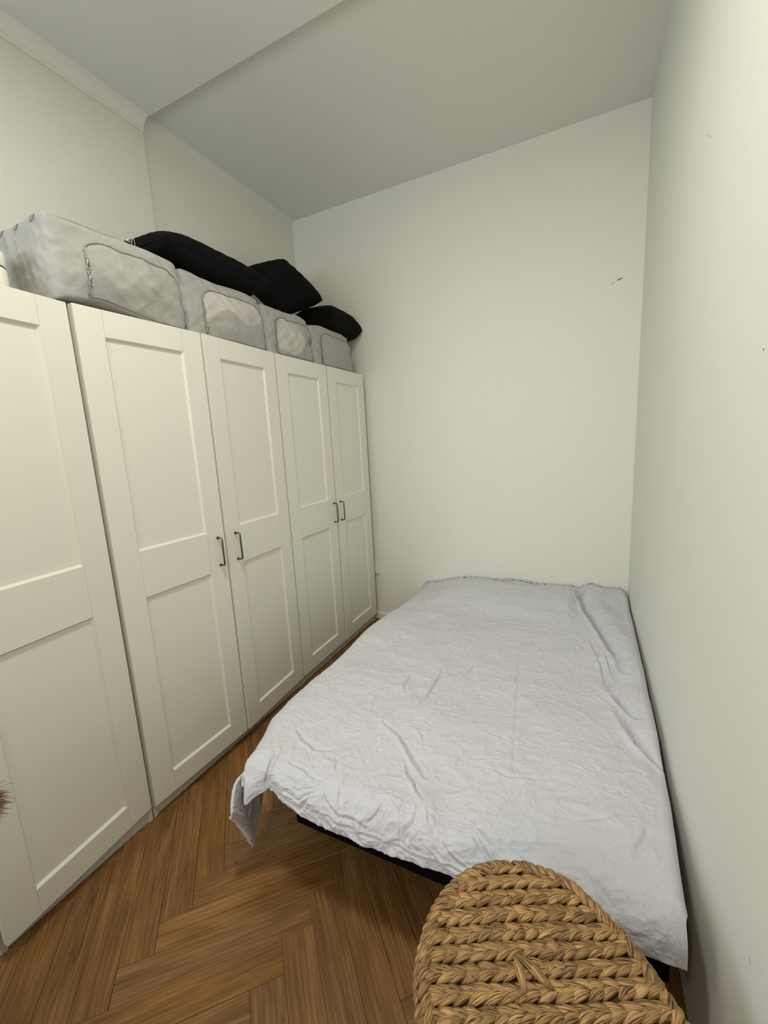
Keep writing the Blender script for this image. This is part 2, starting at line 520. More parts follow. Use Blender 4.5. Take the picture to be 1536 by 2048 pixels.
# herringbone floor: every board a bevel-edged slab in one mesh
b = MB()
b.box((XL - 0.1, YF - 0.1, -0.06), (XR + 0.1, YB + 0.1, -0.006), c=0.3)
PW, PL = 0.0965, 0.56
r2 = math.sqrt(0.5)
cnt = 0
def plank(u0, v0, du, dv, along_u):
    global cnt
    cx = ((u0 + du / 2) - (v0 + dv / 2)) * r2; cy = ((u0 + du / 2) + (v0 + dv / 2)) * r2
    if not (XL - 0.45 < cx < XR + 0.45 and -1.7 < cy < YB + 0.45): return
    g, bv = 0.0004, 0.0016
    vs, uvs = [], []
    for inset, z in ((g, -0.006), (g, -0.0011), (g + bv, 0.0)):
        for (a, c) in ((u0 + inset, v0 + inset), (u0 + du - inset, v0 + inset), (u0 + du - inset, v0 + dv - inset), (u0 + inset, v0 + dv - inset)):
            vs.append(((a - c) * r2, (a + c) * r2, z))
            uvs.append((a - u0, c - v0) if along_u else (c - v0, a - u0))
    f = [(8, 9, 10, 11)]
    for k in range(2):
        for i in range(4):
            j = (i + 1) % 4
            f.append((k * 4 + i, k * 4 + j, k * 4 + 4 + j, k * 4 + 4 + i))
    cnt += 1
    b.add(vs, f, uvs, c=((cnt * 0.6180339) % 1.0))
for i in range(-40, 45):
    for j in range(-6, 7):
        u = 0.07 + PW * i + PL * j; v = -0.515 + PW * i - PL * j
        plank(u, v, PL, PW, True)
        u = 0.533 + PW * i + PL * j
        plank(u, v - PL, PW, PL, False)
b.box((XL - 0.1, YF - 0.1, -0.006), (XR + 0.1, -1.55, 0.0), c=0.7)
struct(b, 'floor', M_wood)

# ------------------------------------------------------------------ wardrobes
ZB, ZT = 0.062, 1.995
DW, DT = 0.497, 0.020
ST = 0.0921
ZU1, ZU2, ZL1, ZL2 = ZB + 1.8414, ZB + 1.0554, ZB + 0.8688, ZB + 0.0900


def door_mesh(mb):
    """frame-and-panel door in local coords: y along the width, x outwards, z up from floor"""
    rec, bw = 0.0105, 0.0072          # recess depth, sloped edge width
    ys = [0, ST, DW - ST, DW]
    zs = [ZB, ZL2, ZL1, ZU2, ZU1, ZT]
    v = {}
    vs = []

    def V(p):
        k = tuple(round(c, 6) for c in p)
        if k not in v: v[k] = len(vs); vs.append(k)
        return v[k]
    f = []
    seam = 0.0007
    for i in range(3):
        for j in range(5):
            y0, y1, z0, z1 = ys[i], ys[i + 1], zs[j], zs[j + 1]
            if i == 1 and j in (1, 3):
                o = [(0, y0, z0), (0, y1, z0), (0, y1, z1), (0, y0, z1)]
                n = [(-rec, y0 + bw, z0 + bw), (-rec, y1 - bw, z0 + bw), (-rec, y1 - bw, z1 - bw), (-rec, y0 + bw, z1 - bw)]
                for k in range(4):
                    f.append((V(o[k]), V(o[(k + 1) % 4]), V(n[(k + 1) % 4]), V(n[k])))
                f.append(tuple(V(q) for q in n))
            else:
                f.append((V((0, y0, z0)), V((0, y1, z0)), V((0, y1, z1)), V((0, y0, z1))))
    # sides and back
    for i in range(3):
        f.append((V((0, ys[i + 1], ZB)), V((0, ys[i], ZB)), V((-DT, ys[i], ZB)), V((-DT, ys[i + 1], ZB))))
        f.append((V((0, ys[i], ZT)), V((0, ys[i + 1], ZT)), V((-DT, ys[i + 1], ZT)), V((-DT, ys[i], ZT))))
        for j in range(5):
            f.append((V((-DT, ys[i], zs[j])), V((-DT, ys[i], zs[j + 1])), V((-DT, ys[i + 1], zs[j + 1])), V((-DT, ys[i + 1], zs[j]))))
    for j in range(5):
        f.append((V((0, 0, zs[j])), V((0, 0, zs[j + 1])), V((-DT, 0, zs[j + 1])), V((-DT, 0, zs[j]))))
        f.append((V((0, DW, zs[j + 1])), V((0, DW, zs[j])), V((-DT, DW, zs[j])), V((-DT, DW, zs[j + 1]))))
    mb.add(vs, f)
    # hairline joints between stiles and rails
    for yy in (ST, DW - ST):
        for (z0, z1) in ((ZB, ZL2), (ZL1, ZU2), (ZU1, ZT)):
            pass


def make_door(parent, x0, y0, ang, hy=None):
    mb = MB(); door_mesh(mb)
    d = mb.build('door', M_door, parent, bevel=0.0005)
    d.location = (x0, y0, 0)
    d.rotation_euler = (0, 0, ang)
    if hy is not None:
        h = MB()
        za, zb_, out, r = 0.957, 1.087, 0.030, 0.0048
        pts = [(0.0, hy, za), (out - 0.012, hy, za)]
        for k in range(1, 7):
            t = k / 6 * math.pi / 2
            pts.append((out - 0.012 + 0.012 * math.sin(t), hy, za + 0.012 * (1 - math.cos(t))))
        for k in range(0, 7):
            t = k / 6 * math.pi / 2
            pts.append((out - 0.012 + 0.012 * math.cos(t), hy, zb_ - 0.012 + 0.012 * math.sin(t)))
        pts.append((0.0, hy, zb_))
        h.tube(pts, r, 14)
        for z in (za, zb_):
            h.tube([(0.0, hy, z), (0.003, hy, z)], 0.0068, 14)
        h.build('handle', M_steel, d, smooth=False, bevel=0)
        for p in h_smooth(d): pass
    return d


def h_smooth(d):
    for c in d.children:
        for p in c.data.polygons:
            if len(p.vertices) == 4: p.use_smooth = True
    return []


def wardrobe(y0, y1, label, doors, xb=XL + 0.012):
    t = empty('wardrobe', (xb / 2, (y0 + y1) / 2, 0), label, 'wardrobe', 'row of white wardrobes along the left wall')
    off = np.array(t.location)
    mb = MB()
    XF = -0.022
    th = 0.018

    def bx(a, c): mb.box(tuple(np.array(a) - off), tuple(np.array(c) - off))
    bx((xb, y0, 0), (XF, y0 + th, 1.996)); bx((xb, y1 - th, 0), (XF, y1, 1.996))
    bx((xb, y0 + th, 1.978), (XF, y1 - th, 1.996))
    bx((xb, y0 + th, 0.060), (XF, y1 - th, 0.078))
    bx((xb, y0 + th, 0.078), (xb + 0.006, y1 - th, 1.978))
    mb.build('carcass', M_carc, t, bevel=0.0008)
    pb = MB()
    pb.box(tuple(np.array((XF - 0.022, y0 + th, 0.0)) - off), tuple(np.array((XF - 0.006, y1 - th, 0.058)) - off))
    pb.build('plinth', M_carc, t, bevel=0.001)
    for (x, y, a, hy) in doors:
        make_door(t, x - off[0], y - off[1], a, hy)
    return t


# rotation about z of a door whose near edge sits at (x, y): x(t) = x - sin(a) t
wardrobe(-0.510, -0.008, 'single-door white wardrobe at the near left, no handle in view',
         [(0.0335, -0.5063, 0.0930, None)])
wardrobe(0.0, 1.008, 'white two-door wardrobe in the middle of the row, with steel handles',
         [(0.0, 0.0, -0.0392, 0.458), (0.0239, 0.5079, 0.0480, 0.056)])
wardrobe(1.014, 2.026, 'white two-door wardrobe at the far end of the row, against the back wall',
         [(0.0, 1.0178, 0.0001, 0.467), (0.0037, 1.5285, 0.0074, 0.037)])

# ------------------------------------------------------------------ wall socket
so = empty('wall_socket', (-0.012, YB, 0.44), 'small white wall socket low on the back wall, half hidden by the wardrobe', 'socket')
b = MB(); b.box((-0.041, -0.018, -0.041), (0.041, 0, 0.041)); b.build('socket_plate', M_plastic, so, bevel=0.004)
b = MB()
for s in (-1, 1):
    b.box((-0.030, -0.0195, s * 0.018 - 0.014), (0.030, -0.0175, s * 0.018 + 0.014))
    for q in (-1, 1): b.tube([(q * 0.0095, -0.0200, s * 0.018), (q * 0.0095, -0.0192, s * 0.018)], 0.0024, 10)
b.build('socket_insert', M_plastic, so, bevel=0.001)

# ------------------------------------------------------------------ bed
BED_X0, BED_X1, BED_Y0, BED_Y1 = 0.53, 1.775, 0.16, 2.045
bf = empty('bed_frame', ((BED_X0 + BED_X1) / 2, (BED_Y0 + BED_Y1) / 2, 0), 'low bed frame under the mattress, coloured near black as the shade below the duvet', 'bed frame')
o3 = np.array(bf.location)
def bb(a, c, mb): mb.box(tuple(np.array(a) - o3), tuple(np.array(c) - o3))
b = MB(); bb((0.70, 0.30, 0.0), (1.70, 1.90, 0.085), b); b.build('under_bed_shade_block', M_bedwood_shade, bf, bevel=0.004)  # solid block added to fill the shaded gap below the bed
b = MB(); bb((0.60, 0.150, 0.085), (BED_X1, BED_Y1, 0.222), b); b.build('platform', M_bedwood_shade, bf, bevel=0.006)
b = MB()
na, nb_ = 30, 44
def rounded_box(mb, a, c, r, c_=0.5, n=8):
    """box with rounded edges as a superellipsoid-like grid"""
    a = np.array(a, float); c = np.array(c, float)
    ctr = (a + c) / 2; h = (c - a) / 2
    # cube-sphere: subdivided faces projected to a rounded box
    g = np.concatenate([np.linspace(-1, -1 + 1e-3, 1), np.linspace(-1, 1, 2 * n + 1)[1:]])
    for ax in range(3):
        for s in (-1, 1):
            U, V = np.meshgrid(np.linspace(-1, 1, 4 * n), np.linspace(-1, 1, 4 * n), indexing='ij')
            P = np.zeros(U.shape + (3,))
            P[..., ax] = s; P[..., (ax + 1) % 3] = U; P[..., (ax + 2) % 3] = V * s
            # remap so that samples gather at the corners
            P[..., (ax + 1) % 3] = np.sign(P[..., (ax + 1) % 3]) * (1 - (1 - abs(P[..., (ax + 1) % 3])) ** 1.6)
            P[..., (ax + 2) % 3] = np.sign(P[..., (ax + 2) % 3]) * (1 - (1 - abs(P[..., (ax + 2) % 3])) ** 1.6)
            Q = P * h
            inner = np.clip(Q, -(h - r), h - r)
            d = Q - inner
            L = np.linalg.norm(d, axis=-1, keepdims=True)
            Q = inner + d / np.maximum(L, 1e-9) * np.minimum(L, r)
            mb.grid(Q + ctr, c=c_)
rounded_box(b, (BED_X0 + 0.015, BED_Y0 + 0.01, 0.2225), (BED_X1 - 0.01, BED_Y1 - 0.01, 0.370), 0.035)
tag(b.build('mattress', M_mattress, smooth=True, weld=0.0002), 'pale mattress lying on the low bed frame, covered by the grey duvet', 'mattress')

# duvet -------------------------------------------------------------
TOP = 0.442
XE, YE = 0.50, 0.080            # where the cloth starts to bend at the left side and at the foot
RL, RF = 0.085, 0.085
NX, NY = 760, 980
A_over = 0.36                   # cloth length over the left edge
SX0, SX1 = -A_over, 1.30 + 0.12
xs = np.linspace(SX0, SX1, NX)
B_over = 0.154
ys_ = np.linspace(-B_over, 1.995 + 0.06, NY)
SXg, SYg = np.meshgrid(xs, ys_, indexing='ij')
wob = 0.020 * (fbm(SYg * 3.1, SXg * 0 + 3, 5, 3) - 0.5) * 2
hemw = 0.018 * (fbm(SXg * 4.0 + 9, SYg * 0, 11, 3) - 0.5) * 2

# right boundary following the wall
def xr_at(y):
    return np.interp(y, [-0.1, -0.02, 0.04, 0.39, 1.08, 1.6, 1.95, 2.1], [1.752, 1.762, 1.775, 1.797, 1.806, 1.811, 1.812, 1.800])
LR = 1.30
a = np.clip(-SXg, 0, None)                     # length beyond the left bend
aw = a / A_over
yy = np.clip(SYg, 0, None)
Y0 = YE + np.where(SYg > 0, SYg, 0)
bl = np.clip(-SYg, 0, None)                    # length beyond the foot bend
bl = bl * (1 + hemw * 2.5)

def arc(d, r, tmax):
    """horizontal and vertical travel of a sheet bending down over an edge"""
    th = np.minimum(d / r, tmax)
    rest = np.maximum(d - r * tmax, 0)
    return r * np.sin(th) + rest * math.cos(tmax), r * (1 - np.cos(th)) + rest * math.sin(tmax)
gl = np.interp(SYg, [-0.165, -0.11, -0.07, 0.0, 0.06, 0.14, 0.30, 0.6, 2.0], [0.70, 1.02, 1.24, 0.95, 0.68, 0.56, 0.50, 0.45, 0.42])
ha, va = arc(a * gl, RL, math.radians(88))
hb, vb = arc(bl, RF, math.radians(82))
u = np.clip(SXg, 0, LR) / LR
X = XE + u * (xr_at(Y0) - 0.030 - XE)
over_r = np.clip(SXg - LR, 0, None)
hr, vr = arc(over_r * (1 - 0.8 * sstep(-0.06, 0.06, -SYg)), 0.030, math.radians(88))
X = X - ha + hr
# the left side of the duvet bulges in and out a little along its length
edge = np.interp(Y0, [0.08, 0.24, 0.6, 1.17, 1.75, 1.95, 2.07], [0.062, 0.012, 0.0, 0.01, 0.02, 0.0, -0.03])
X = X + edge * (1 - np.clip(SXg / 0.5, 0, 1)) * 1.0
X = X + wob * sstep(0.0, 0.12, a) * 0.6 + 0.010 * np.sin(Y0 * 9.0 + 1) * sstep(0.02, 0.2, a)
# the hanging side runs straight on past the mattress corner, so its tip dangles on its own
w = sstep(0.0, 0.13, a)
hbs = bl * 0.97 * (0.62 + 0.38 * sstep(0.08, 0.24, a)) - 0.060 * sstep(0.24, 0.36, a) * (bl / 0.165)
Y = Y0 - ((1 - w) * hb + w * hbs)
drop = np.sqrt(va ** 2 + ((1 - w) * vb + w * 0.16 * bl) ** 2 + vr ** 2)
Z = TOP - drop
corner = w * sstep(0.0, 0.14, bl)
X = X + corner * (0.030 - 0.045 * sstep(0.22, 0.36, a)) + 0.010 * np.sin(a * 20 + bl * 14) * corner
# pocket fold beside the corner and a small lobe of the hem next to it
fold = np.exp(-((SXg - 0.085) / 0.045) ** 2) * sstep(0.02, 0.15, bl)
Y = Y + fold * 0.020
Z = Z + fold * 0.022
fl = np.exp(-((SXg + 0.015) / 0.030) ** 2) * sstep(0.05, 0.165, bl)
Y = Y - fl * 0.030
Z = Z - fl * 0.030
# hem height along the foot, measured from the picture
hemz = np.interp(X, [0.45, 0.60, 0.70, 0.83, 1.0, 1.25, 1.5, 1.7, 1.8], [0, 0.0, 0.018, -0.010, -0.020, 0.006, 0.010, 0.012, 0.015])
Z = Z + hemz * sstep(0.03, 0.16, bl) * (1 - sstep(0.0, 0.1, a))

# broad billows of the filling
top = 1 - sstep(0.0, 0.06, drop)
bil = (fbm(X * 2.3 + 3, Y * 2.0 + 1, 21, 3) - 0.5) * 0.036 + (fbm(X * 5.5, Y * 5.0, 31, 3) - 0.5) * 0.016
Z = Z + bil * (0.35 + 0.65 * top)
# flat pillow under the far end, sunk strip before it
pl = sstep(1.42, 1.75, Y) * sstep(0.50, 0.85, X) * (1 - sstep(1.47, 1.54, X)) * (1 - sstep(1.90, 2.05, Y) * 0.8)
Z = Z + 0.030 * pl
Z = Z - 0.016 * np.exp(-((Y - 1.42) / 0.16) ** 2) * sstep(0.7, 1.0, X) * (1 - sstep(1.3, 1.5, X))
# bulge of duvet along the wall side, separated by a diagonal valley
vy = np.array([2.03, 1.85, 1.68, 1.44, 1.28, 1.14, 0.92, 0.80, 0.66, 0.55, 0.30]); vx = np.array([1.525, 1.542, 1.57, 1.631, 1.665, 1.69, 1.665, 1.69, 1.71, 1.765, 1.80])
vline = np.interp(-Y, -vy, vx)
side = np.exp(-((X - vline - 0.085) / 0.06) ** 2) * sstep(0.4, 0.8, Y)
Z = Z + 0.020 * side
Z = Z - 0.013 * np.exp(-((X - vline) / 0.022) ** 2) * sstep(0.35, 0.6, Y)
Z = Z + 0.010 * sstep(1.54, 1.60, X) * sstep(1.75, 1.95, Y)
Z = Z - 0.085 * sstep(1.2, 2.05, Y) * (1 - sstep(0.38, 0.80, X))


def polydist(px, py, pts):
    """distance and signed side to a polyline, and the 0..1 position along it"""
    best = np.full(px.shape, 1e9); sgn = np.zeros(px.shape); tt = np.zeros(px.shape)
    P = np.array(pts); seg = np.linalg.norm(np.diff(P, axis=0), axis=1); tot = seg.sum(); acc = 0
    for k in range(len(P) - 1):
        d = P[k + 1] - P[k]; L = seg[k]
        t = np.clip(((px - P[k, 0]) * d[0] + (py - P[k, 1]) * d[1]) / L ** 2, 0, 1)
        qx, qy = px - (P[k, 0] + t * d[0]), py - (P[k, 1] + t * d[1])
        r = np.hypot(qx, qy)
        m = r < best
        best = np.where(m, r, best)
        sgn = np.where(m, np.sign(qx * d[1] - qy * d[0]), sgn)
        tt = np.where(m, (acc + t * L) / tot, tt)
        acc += L
    return best, sgn, tt


jx = X + 0.012 * (fbm(X * 16, Y * 16, 41, 2) - 0.5); jy = Y + 0.012 * (fbm(X * 16 + 5, Y * 16, 43, 2) - 0.5)
CREASES = [
    ([(1.525, 2.028), (1.542, 1.85), (1.57, 1.681), (1.631, 1.44), (1.671, 1.281), (1.706, 1.143), (1.727, 1.019)], -0.024, 0.017),
    ([(1.644, 0.889), (1.679, 0.834), (1.718, 0.773), (1.742, 0.712)], -0.017, 0.015),
    ([(1.60, 1.30), (1.64, 1.05), (1.655, 0.92), (1.668, 0.86)], -0.008, 0.012),
    ([(1.682, 0.743), (1.705, 0.66), (1.735, 0.586), (1.768, 0.551), (1.788, 0.522)], -0.018, 0.016),
    ([(1.621, 1.21), (1.663, 1.146), (1.688, 1.009), (1.703, 0.95)], -0.007, 0.009),
    ([(0.989, 0.762), (0.989, 0.658), (0.994, 0.548), (0.977, 0.507)], -0.008, 0.007),
    ([(0.88, 0.70), (0.87, 0.60), (0.90, 0.55)], -0.006, 0.008), ([(0.80, 0.56), (0.80, 0.45), (0.82, 0.38)], -0.004, 0.008),
    ([(1.106, 0.874), (1.097, 0.79)], -0.006, 0.005),
    ([(1.281, 1.14), (1.328, 0.678), (1.353, 0.446), (1.378, 0.27)], -0.003, 0.013),
    ([(1.21, 0.70), (1.33, 0.67), (1.47, 0.72)], -0.002, 0.006), ([(1.25, 0.45), (1.36, 0.42), (1.44, 0.44)], -0.003, 0.006),
    ([(1.26, 0.285), (1.36, 0.27), (1.47, 0.31)], -0.003, 0.008),
    ([(1.30, 0.075), (1.356, 0.050), (1.40, 0.062), (1.46, 0.085), (1.56, 0.12)], -0.010, 0.010),
    ([(0.897, 0.348), (0.975, 0.308), (1.029, 0.257), (1.084, 0.213), (1.116, 0.184)], -0.011, 0.012),
    ([(1.04, 0.208), (1.064, 0.173), (1.108, 0.133), (1.142, 0.094)], -0.009, 0.008),
    ([(0.98, 0.40), (1.02, 0.42), (1.06, 0.40)], -0.004, 0.006), ([(0.96, 0.36), (1.00, 0.37), (1.05, 0.35), (1.08, 0.29)], -0.004, 0.007),
    ([(1.725, 0.238), (1.704, 0.183), (1.687, 0.146)], -0.007, 0.012),
    ([(1.67, 0.432), (1.72, 0.463), (1.738, 0.449)], -0.004, 0.008),
    ([(0.806, 0.149), (0.840, 0.10)], -0.004, 0.008), ([(0.60, 0.20), (0.66, 0.165), (0.72, 0.15), (0.77, 0.17)], -0.008, 0.010),
    ([(0.785, 1.354), (0.724, 1.258)], -0.004, 0.012), ([(0.60, 1.50), (0.66, 1.60), (0.63, 1.75)], -0.010, 0.016),
    ([(0.66, 1.52), (0.72, 1.58), (0.70, 1.70)], -0.008, 0.014),
    ([(1.261, 1.30), (1.31, 1.24), (1.373, 1.12), (1.399, 1.078)], -0.005, 0.009),
    ([(0.555, 1.981), (0.65, 1.93), (0.849, 1.99)], -0.010, 0.016),
    ([(1.354, 0.155), (1.386, 0.214)], -0.005, 0.008), ([(1.22, 0.30), (1.35, 0.34)], -0.002, 0.006),
    ([(0.62, 1.02), (0.70, 1.04)], -0.003, 0.008), ([(1.40, 0.90), (1.49, 0.94)], -0.003, 0.006), ([(1.20, 0.93), (1.34, 0.95), (1.5, 0.90)], -0.003, 0.006),
    ([(1.53, 0.42), (1.60, 0.40), (1.66, 0.45)], -0.003, 0.007), ([(1.56, 0.20), (1.64, 0.24)], -0.003, 0.008),
]
for pts, dep, wd in CREASES:
    wd = wd * 0.62
    d, sg, t = polydist(jx, jy, pts)
    env = np.sin(np.pi * np.clip(t * 0.9 + 0.05, 0, 1)) ** 0.5
    d0 = d * sg
    prof = np.exp(-(d / wd) ** 2) - 0.55 * np.exp(-((d0 - 2.0 * wd) / (1.2 * wd)) ** 2)
    Z = Z + 1.0 * dep * prof * env * np.clip(top + 0.25, 0, 1)
# pucker by the wall-side pillow corner
pk = np.exp(-((X - 1.525) ** 2 + (Y - 1.97) ** 2) / 0.03 ** 2)
Z = Z - 0.035 * pk
Y = Y + 0.0
# creases on the hanging foot: defined along cloth coordinates (length across, length over the edge)
CR2 = [
    ([(0.05, 0.00), (0.065, 0.06), (0.06, 0.12), (0.07, 0.165)], -0.016, 0.010),
    ([(0.285, 0.03), (0.20, 0.015), (0.13, 0.01)], -0.006, 0.006), ([(0.285, 0.04), (0.21, 0.055), (0.13, 0.05)], -0.006, 0.006),
    ([(0.29, 0.05), (0.22, 0.08), (0.14, 0.085)], -0.006, 0.006), ([(0.28, 0.07), (0.23, 0.105), (0.15, 0.115)], -0.005, 0.005),
    ([(0.27, 0.09), (0.24, 0.135), (0.17, 0.14)], -0.005, 0.006), ([(0.30, 0.03), (0.34, 0.08), (0.40, 0.105), (0.50, 0.10)], -0.006, 0.007),
    ([(0.32, 0.115), (0.42, 0.125), (0.55, 0.122), (0.72, 0.13), (0.90, 0.128), (1.2, 0.13)], -0.006, 0.005),
    ([(0.52, 0.09), (0.545, 0.07), (0.56, 0.04)], -0.005, 0.005), ([(0.60, 0.02), (0.63, 0.06), (0.635, 0.11)], -0.006, 0.006),
    ([(0.57, 0.01), (0.61, 0.035), (0.67, 0.03)], -0.005, 0.006), ([(0.66, 0.0), (0.67, 0.05), (0.655, 0.10)], -0.005, 0.006),
    ([(0.70, 0.02), (0.76, 0.03), (0.83, 0.02)], -0.007, 0.006), ([(0.83, 0.015), (0.87, 0.06), (0.93, 0.12)], -0.009, 0.009),
    ([(0.74, 0.06), (0.78, 0.10), (0.84, 0.12)], -0.005, 0.006), ([(0.48, 0.02), (0.53, 0.03), (0.56, 0.015)], -0.004, 0.006),
    ([(-0.02, 0.03), (-0.09, 0.06), (-0.14, 0.05)], -0.006, 0.007), ([(-0.01, 0.09), (-0.06, 0.10), (-0.11, 0.13)], -0.007, 0.008),
    ([(-0.12, 0.0), (-0.16, 0.05), (-0.15, 0.13)], -0.008, 0.008), ([(-0.20, 0.03), (-0.25, 0.08), (-0.23, 0.15)], -0.006, 0.007),
    ([(0.93, 0.03), (1.0, 0.06), (1.1, 0.05)], -0.004, 0.008),
]
D = np.zeros_like(Z)
jx = SXg + 0.010 * (fbm(SXg * 22, SYg * 22, 51, 2) - 0.5); jy = -SYg + 0.010 * (fbm(SXg * 22 + 5, SYg * 22, 53, 2) - 0.5)
for pts, dep, wd in CR2:
    wd = wd * 0.75
    d, sg, t = polydist(jx, jy, pts)
    env = np.sin(np.pi * np.clip(t * 0.9 + 0.05, 0, 1)) ** 0.5
    D += dep * (np.exp(-(d / wd) ** 2) - 0.6 * np.exp(-((d * sg - 1.9 * wd) / (1.1 * wd)) ** 2)) * env
# crumple noise, strongest on the foot drop
cz = sstep(-0.03, 0.05, -SYg) * (0.35 + 0.65 * np.exp(-((SXg - 0.62) / 0.30) ** 2) + 0.3 * np.exp(-((SXg - 0.18) / 0.1) ** 2))
warp = (fbm(SXg * 8, SYg * 8, 61, 2) - 0.5) * 0.5
rn = fbm(SXg * 17 + warp * 4, SYg * 22 + warp * 5, 71, 3, ridged=True)
rn2 = fbm(SXg * 9 + warp * 3, SYg * 9, 81, 4, ridged=True)
D += (rn ** 2 - 0.45) * 0.011 * cz * (0.3 + 0.7 * sstep(-0.08, 0.02, SXg)) + (rn2 ** 2 - 0.4) * 0.0075 * (0.35 + 0.65 * sstep(-0.06, 0.04, SXg))
rn3 = fbm(SXg * 30 + warp * 6, SYg * 34, 91, 3, ridged=True)
D += (rn3 ** 3 - 0.3) * 0.0028
D = D * (1 - 0.92 * sstep(-0.03, 0.02, SXg - LR)) * (1 - 0.75 * sstep(0.0, 0.03, a) * (1 - sstep(0.10, 0.16, a)) * sstep(0.0, 0.05, bl))
P = np.stack([X, Y, Z], -1)
dx = np.gradient(P, axis=0); dy = np.gradient(P, axis=1)
Nn = np.cross(dx, dy); Nn /= np.linalg.norm(Nn, axis=-1, keepdims=True) + 1e-9
P = P + Nn * D[..., None]
# stay inside walls
P[..., 0] = np.minimum(P[..., 0], XR - 0.006)
P[..., 1] = np.minimum(P[..., 1], YB - 0.016)
P[..., 2] = np.maximum(P[..., 2], 0.03)
b = MB()
b.grid(P[:, ::-1], uv=np.stack([SXg, SYg], -1)[:, ::-1])
dv = b.build('duvet', M_duvet, smooth=True)
md = dv.modifiers.new('thickness', 'SOLIDIFY'); md.thickness = 0.010; md.offset = 1
tag(dv, 'rumpled pale grey duvet spread over the bed, one corner hanging towards the floor', 'duvet')

# ------------------------------------------------------------------ storage bags on the wardrobes
def fabric_box(y0, y1, depth, h, seed, puff=0.02, lean=0.0, lift=0.0, n=46, xf=-0.01):
    """returns function mapping (face, u, v) -> point; faces are sampled grids of a soft box"""
    def f(px, py, pz):
        # px 0 front .. 1 back, py 0..1, pz 0..1
        x = xf - px * depth - lean * pz * (1 - px)
        y = y0 + py * (y1 - y0)
        z = 1.9965 + pz * h
        bl = 4 * py * (1 - py); bz = 4 * pz * (1 - pz); bxx = 4 * px * (1 - px)
        k = (fbm(py * 3 + seed, pz * 3 + px * 2, seed, 3) - 0.5)
        if isinstance(px, float):
            pass
        x = x + (puff * bl * bz * (1 - 2 * px))
        y = y + (puff * 0.7 * bz * bxx * (2 * py - 1))
        z = z + (puff * 0.8 * bl * bxx * pz) - 0.012 * pz * (1 - bl) * 0.6
        x = x + k * 0.018 * (1 - 2 * px) * bz ** 0.5
        kz = (fbm(py * 2.5 + seed + 7, px * 2, seed + 3, 3) - 0.5)
        z = z + kz * 0.028 * pz
        # drape folds running down from the upper corners
        x = x + (fbm(py * 7 + pz * 3.5 + seed * 2, pz * 1.2, seed + 9, 2, ridged=True) - 0.6) * 0.019 * (1 - px) * bz ** 0.5
        x = x + (fbm(-py * 9 + pz * 5 + seed * 2, pz * 2.2, seed + 19, 2, ridged=True) - 0.6) * 0.006 * (1 - px) * bz ** 0.5
        y = y + (fbm(px * 5 + seed, pz * 4, seed + 12, 2, ridged=True) - 0.6) * 0.012 * (1 - 2 * py) * -1 * bz ** 0.5
        if lift:
            z = z + lift * (1 - pz) * (1 - px) ** 2 * np.exp(-((py - 0.28) / 0.26) ** 2)
        return np.stack(np.broadcast_arrays(x, y, z), -1)
    return f


def soften(t, k=0.035):
    """round the parameter near 0 and 1"""
    return t


